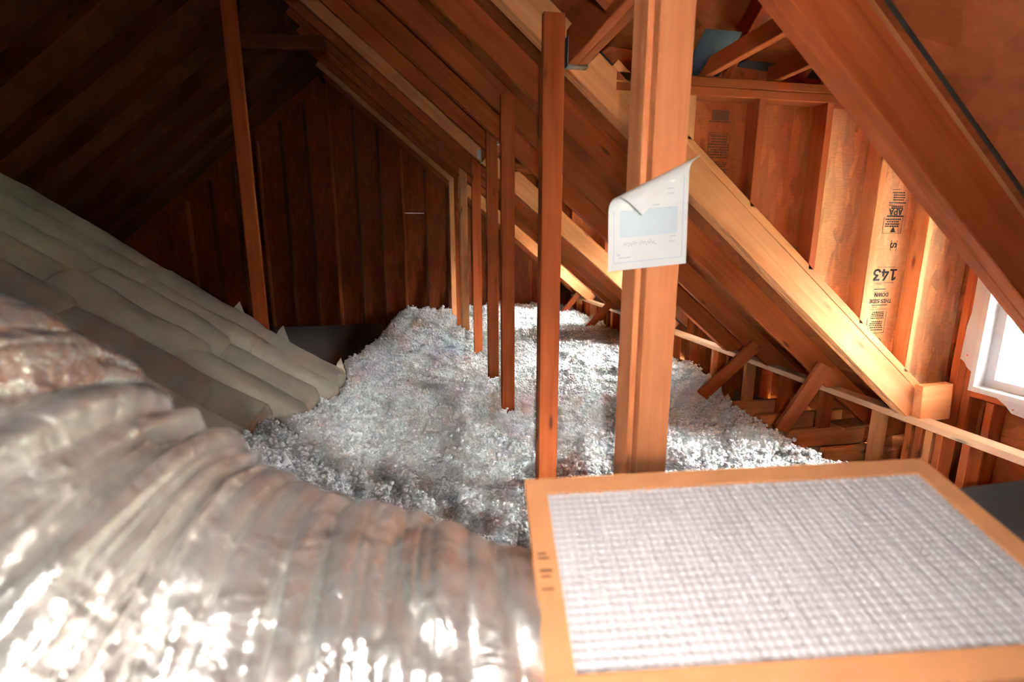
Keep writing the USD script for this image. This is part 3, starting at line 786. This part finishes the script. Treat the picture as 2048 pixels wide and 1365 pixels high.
def batt(y0, y1, x0, x1, lift, lab, seed, tip=0.):
    o = A([x0, 0, vz(x0)]); l = (x1 - x0) * math.hypot(1, VS); w = y1 - y0
    n1, n2 = 90, 60
    U, Wd = np.meshgrid(np.linspace(0, 1, n1), np.linspace(0, 1, n2), indexing='ij')
    q = np.stack([U * l * 3, Wd * w * 5 + y0 * 5, 0 * U + seed], -1)
    # three quilted lobes across each batt, rounded ends
    lobe = np.abs(np.sin(np.pi * (Wd * 2 + .45 * (meshkit.noise(q * .7, seed) - .5)))) ** .7
    endr = np.clip(np.minimum(U, 1 - U) * l / .06, 0, 1) ** .5
    sider = np.clip(np.minimum(Wd, 1 - Wd) * w / .05, 0, 1) ** .5
    th = (.035 + .075 * lobe + .07 * (meshkit.fbm(q * .8, 2, seed) - .5) + .012 * (meshkit.fbm(q * 3, 2, seed + 5) - .5)) * (.25 + .75 * endr * sider) + lift
    ju = .05 * (meshkit.noise(np.stack([Wd * 4, U * 0, U * 0 + seed], -1), seed) - .5) * U
    top = o + vd * ((U * l + ju))[..., None] + A([0, 1, 0]) * (y0 + Wd * w)[..., None] + vn * th[..., None]
    bot = o + vd * ((U * l + ju))[..., None] + A([0, 1, 0]) * (y0 + Wd * w)[..., None] + vn * (lift * .6 - .02)
    v = np.vstack([top.reshape(-1, 3), bot.reshape(-1, 3)]); K = n1 * n2
    i, j = np.meshgrid(np.arange(n1 - 1), np.arange(n2 - 1), indexing='ij'); a = i * n2 + j
    f = np.vstack([np.stack([a, a + n2, a + n2 + 1], -1).reshape(-1, 3), np.stack([a, a + n2 + 1, a + 1], -1).reshape(-1, 3)])
    ed = [k for k in range(n2)] + [k * n2 + n2 - 1 for k in range(1, n1)] + [(n1 - 1) * n2 + k for k in range(n2 - 2, -1, -1)] + [k * n2 for k in range(n1 - 2, 0, -1)]
    rim = []
    for p, r in zip(ed, ed[1:] + ed[:1]):
        rim += [(p, r, r + K), (p, r + K, p + K)]
    t = trimesh.Trimesh(v, np.vstack([f, f[:, ::-1] + K, A(rim)]), process=False)
    if t.volume < 0:
        t.invert()
    return obj('insulation_batt', t, 'batt_white', smooth=50, label=lab, cat='insulation batt')


cols = [(3.40, 4.00, [(-2.84, -1.70, .035), (-1.80, -1.10, .015), (-1.18, -.60, .0)], 'back'),
        (2.76, 3.39, [(-2.84, -1.72, .035), (-1.86, -1.18, .02), (-1.30, -.68, .0)], 'second'),
        (2.13, 2.75, [(-2.84, -1.62, .03), (-1.74, -1.05, .02), (-1.16, -.80, .0)], 'third'),
        (1.50, 2.12, [(-2.84, -1.50, .03), (-1.62, -.92, .02)], 'fourth'),
        (.99, 1.49, [(-2.84, -1.45, .03), (-1.55, -.95, .0)], 'front')]
sd_ = 1
for y0, y1, segs, nm in cols:
    for q, (x0, x1, lf) in enumerate(segs):
        pos = ['uppermost', 'middle' if len(segs) > 2 else 'lowest', 'lowest'][q]
        batt(y0, y1, x0, x1, lf, '%s puffy white batt in the %s row on the left vault' % (pos, nm), sd_)
        sd_ += 1
# torn paper-like flaps at the far edge
for q, (x, y, r) in enumerate(((-1.30, 3.96, .5), (-1.02, 3.98, -.3), (-.62, 4.0, .8))):
    p = A([x, y, vz(x) + .07])
    t = prism([(-.07, -.02), (.06, -.03), (.03, .05), (.01, .11), (-.03, .07)], .006, axes(p, A([math.cos(r), math.sin(r) * .3, 0]), A([0, .25, .97]), A([0, -1, 0])))
    obj('torn_facing', t, 'batt_white', label=['torn facing scrap sticking up from the back batts, left of the lone post', 'torn facing scrap standing up right of the lone post foot', 'torn facing scrap at the lower end of the back batts'][q], cat='scrap')

# ------------------------------------------------------------------ loose-fill insulation over the floor
ins = thing('loose_insulation', 'white loose-fill blown insulation covering the attic floor', 'insulation', (.6, 4, 0), kind='stuff')


def right_edge(y):
    return np.interp(y, [0, 1.6, 2.2, 2.6, 3.0, 3.5, 4.2, 9], [2.30, 2.36, 2.40, 2.34, 2.32, 2.46, 2.60, 2.63])


def ground(x, y):
    p = np.stack([x, y, 0 * x], -1)
    h = .085 * (meshkit.fbm(p * 2.2, 3, 3) - .5)
    h += .055 * (meshkit.fbm(p * 7, 3, 4) - .5)
    e = right_edge(y) - x + .10 * (meshkit.fbm(p * 5, 2, 9) - .5)
    h -= .18 * np.clip(1 - e / .22, 0, 1) ** 1.3 * np.clip((4.4 - y) / 1.2, .35, 1)
    h += .30 * np.clip((-.42 - x) / .6, 0, 1) ** 1.2 * np.clip((3.6 - y) / .8, 0, 1) * 0
    h += .06 * np.clip((y - 6.8) / 1.5, 0, 1)
    return h


def left_edge(y):
    return np.interp(y, [0, 1.0, 2.25, 2.6, 2.95, 3.35, 3.75, 4.0, 4.05, 4.7, 5.1, 6.2, 7.5, 9], [-.90, -.90, -.865, -.763, -.693, -.624, -.56, -.56, -.80, -.82, -.80, -.62, -.42, -.3])


def mound(x, y):
    """The fill rides up over the foot of the left batts."""
    h = ground(x, y)
    e = x - left_edge(y) + .10 * (meshkit.fbm(np.stack([x * 6, y * 6, 0 * x], -1), 3, 15) - .5)
    lap = vz(x) + .135 - .12 * np.clip(1 - e / .18, 0, 1) ** 1.5
    far = h - .16 * np.clip(1 - e / .22, 0, 1) ** 1.3
    return np.where(y < 4.02, np.maximum(h, lap), far)


def relief(x, y):
    p = np.stack([x, y, 0 * x], -1)
    b1 = 1 - np.abs(2 * meshkit.noise(p * 9, 5) - 1); b2 = np.abs(2 * meshkit.noise(p * 19, 6) - 1)
    k = .35 + 1.3 * meshkit.noise(p * 1.7, 66)
    return k * (.085 * (b1 - .55) - .060 * (b2 - .35)) + .012 * (meshkit.noise(p * 40, 7) - .5)


yv = np.concatenate([np.arange(.74, 3.2, .010), np.arange(3.2, 5.5, .015), np.arange(5.5, 8.36, .026)])
tv = np.linspace(0, 1, 330)
T_, Y = np.meshgrid(tv, yv, indexing='ij')
x_l = left_edge(Y) - .06
X = x_l + T_ * (2.655 - x_l)
p = np.stack([X, Y, 0 * X], -1)
Z = mound(X, Y)
Z = Z + relief(X, Y) - .010
Z = np.where(X > right_edge(Y) + .10, -.165, Z)
v = np.stack([X + .012 * (meshkit.noise(p * 40, 12) - .5), Y + .012 * (meshkit.noise(p * 40, 13) - .5), Z], -1).reshape(-1, 3)
n1, n2 = X.shape
i, j = np.meshgrid(np.arange(n1 - 1), np.arange(n2 - 1), indexing='ij'); a = i * n2 + j
f = np.vstack([np.stack([a, a + n2, a + n2 + 1], -1).reshape(-1, 3), np.stack([a, a + n2 + 1, a + 1], -1).reshape(-1, 3)])
obj('fluffy_blanket', trimesh.Trimesh(v, f, process=False), 'loose_fill_white', ins, smooth=True, kind='stuff')
# tufts
pi = UsdGeom.PointInstancer.Define(stage, ins.GetPath().pathString + '/tufts')
pi.AddTranslateOp().Set(Gf.Vec3d(-.6, -4, 0))
tag(pi.GetPrim(), kind='stuff')
protos = []
ball = trimesh.creation.icosphere(2, 1.0)
for q in range(8):
    parts = []
    for b in range(11):
        t = ball.copy()
        t.vertices *= (.62 + .75 * np.abs(2 * meshkit.fbm(t.vertices * 1.9 + 7 * b + 91 * q, 2, 40 + q) - 1))[:, None]
        r = rng.uniform(.30, .62)
        t.vertices *= r * rng.uniform(.75, 1.2, 3)
        c = rng.normal(size=3) * [.62, .62, .30]
        t.apply_translation(c)
        parts.append(t)
    pp = usdkit.mesh(stage, pi.GetPath().pathString + '/tuft' + ('_%03d' % q if q else ''), trimesh.util.concatenate(parts), L + '/loose_fill_white', smooth=True)
    protos.append(pp.GetPath())
NT = 60000
ty = .78 + 7.48 * rng.random(NT) ** 1.6
txx = left_edge(ty) + .02 + (right_edge(ty) - .01 - left_edge(ty)) * rng.random(NT)
clump = meshkit.fbm(np.stack([txx * 7, ty * 7, 0 * ty], -1), 3, 77)
rl = relief(txx, ty)
keep = rng.random(NT) < np.clip((rl + .022) / .03, .12, 1)
txx, ty, clump, rl = txx[keep], ty[keep], clump[keep], rl[keep]
tz = mound(txx, ty)
sc = (.011 + .013 * rng.random(len(ty)) ** 1.8) * (.75 + .5 * clump) * (1 + .075 * ty)
pos = np.stack([txx, ty, tz + rl + .020 * (clump - .45) + .004 * rng.random(len(ty))], -1)
pi.CreatePrototypesRel().SetTargets(protos)
pi.CreatePositionsAttr(Vt.Vec3fArray.FromNumpy(pos.astype(np.float32)))
pi.CreateScalesAttr(Vt.Vec3fArray.FromNumpy(np.repeat(sc[:, None], 3, 1).astype(np.float32)))
pi.CreateProtoIndicesAttr(Vt.IntArray.FromNumpy(rng.integers(0, 8, len(ty)).astype(np.int32)))
qa = rng.random(len(ty)) * np.pi
qq = np.stack([np.cos(qa), rng.normal(size=len(ty)) * .15, rng.normal(size=len(ty)) * .15, np.sin(qa)], -1); qq /= np.linalg.norm(qq, axis=1, keepdims=True)
pi.CreateOrientationsAttr(Vt.QuathArray([Gf.Quath(float(a), float(b), float(c), float(d)) for a, b, c, d in qq]))

# ------------------------------------------------------------------ lettering of the stamps
def sl(x): return lambda z: x + (z - 1.035) * .16      # the printed column follows the board
stamp_text('143', 2.443, 1.035, .058)
stamp_text('S', 2.468, 1.189, .036, tilt=np.pi / 2)
stamp_text('DOWN', 2.440, .929, .020)
stamp_text('THIS SIDE', 2.439, .895, .020)
stamp_text('APA', 2.452, 1.359, .030)
tri = prism([(-.016, .012), (.016, .012), (0, -.016)], .001, axes((2.451, YS, 1.268), (1, 0, 0), (0, 0, -1), (0, 1, 0)))
obj('stamp_arrow', tri, 'ink_black', cheek)
R_ = []
for z, a, b, h in ((1.469, 2.412, 2.46, .002), (1.401, 2.404, 2.506, .006), (1.391, 2.404, 2.506, .002), (1.334, 2.402, 2.503, .007), (1.25, 2.388, 2.500, .002),
                   (1.074, 2.392, 2.50, .002), (.992, 2.388, 2.505, .002), (.985, 2.40, 2.43, .002), (.957, 2.389, 2.46, .004), (.944, 2.389, 2.48, .0015), (.872, 2.388, 2.487, .004), (.862, 2.388, 2.42, .002),
                   (.850, 2.378, 2.49, .0015), (.720, 2.372, 2.488, .0025), (.648, 2.46, 2.50, .003), (.694, 2.405, 2.43, .003)):
    R_.append((a, z, b, z + h))
R_ += [(2.385, 1.25, 2.3865, 1.33), (2.500, 1.25, 2.5015, 1.33), (2.374, .722, 2.3755, .80), (2.487, .722, 2.4885, .84), (2.452, 1.16, 2.4535, 1.215), (2.487, 1.16, 2.4885, 1.215)]
stamp_lines(R_)
rg = random.Random(4)


def fine_print(x0, x1, zs, h, mat='ink_black'):
    out = []
    for z in zs:
        x = x0 + rg.random() * .012
        while x < x1 - .008:
            w = rg.uniform(.004, .012)
            out.append((x, z, min(x + w, x1), z + h)); x += w + .0035
    stamp_lines(out, mat, 'fine_print')


fine_print(2.415, 2.495, (1.452, 1.440, 1.428, 1.416, 1.382, 1.374), .0055)
fine_print(2.395, 2.490, (1.318, 1.306, 1.294, 1.283), .007)
fine_print(2.390, 2.480, (.832, .822, .812, .800, .780, .770, .760, .748, .735), .0055)
fine_print(2.415, 2.480, (.684, .676, .668), .005)
stamp_lines([(1.367, 1.762, 1.452, 1.806), (1.353, 1.752, 1.458, 1.7585), (1.355, 1.704, 1.463, 1.7065), (1.357, 1.697, 1.463, 1.699), (1.395, 1.576, 1.464, 1.579), (1.415, 1.541, 1.471, 1.546), (1.357, 1.60, 1.3585, 1.70), (1.466, 1.60, 1.4675, 1.70)], 'ink_faded')
fine_print(1.362, 1.463, (1.688, 1.676, 1.664, 1.652, 1.640, 1.628, 1.618, 1.606, 1.594), .007, 'ink_faded')
fine_print(1.395, 1.464, (1.565, 1.555, 1.53, 1.52, 1.51), .007, 'ink_faded')
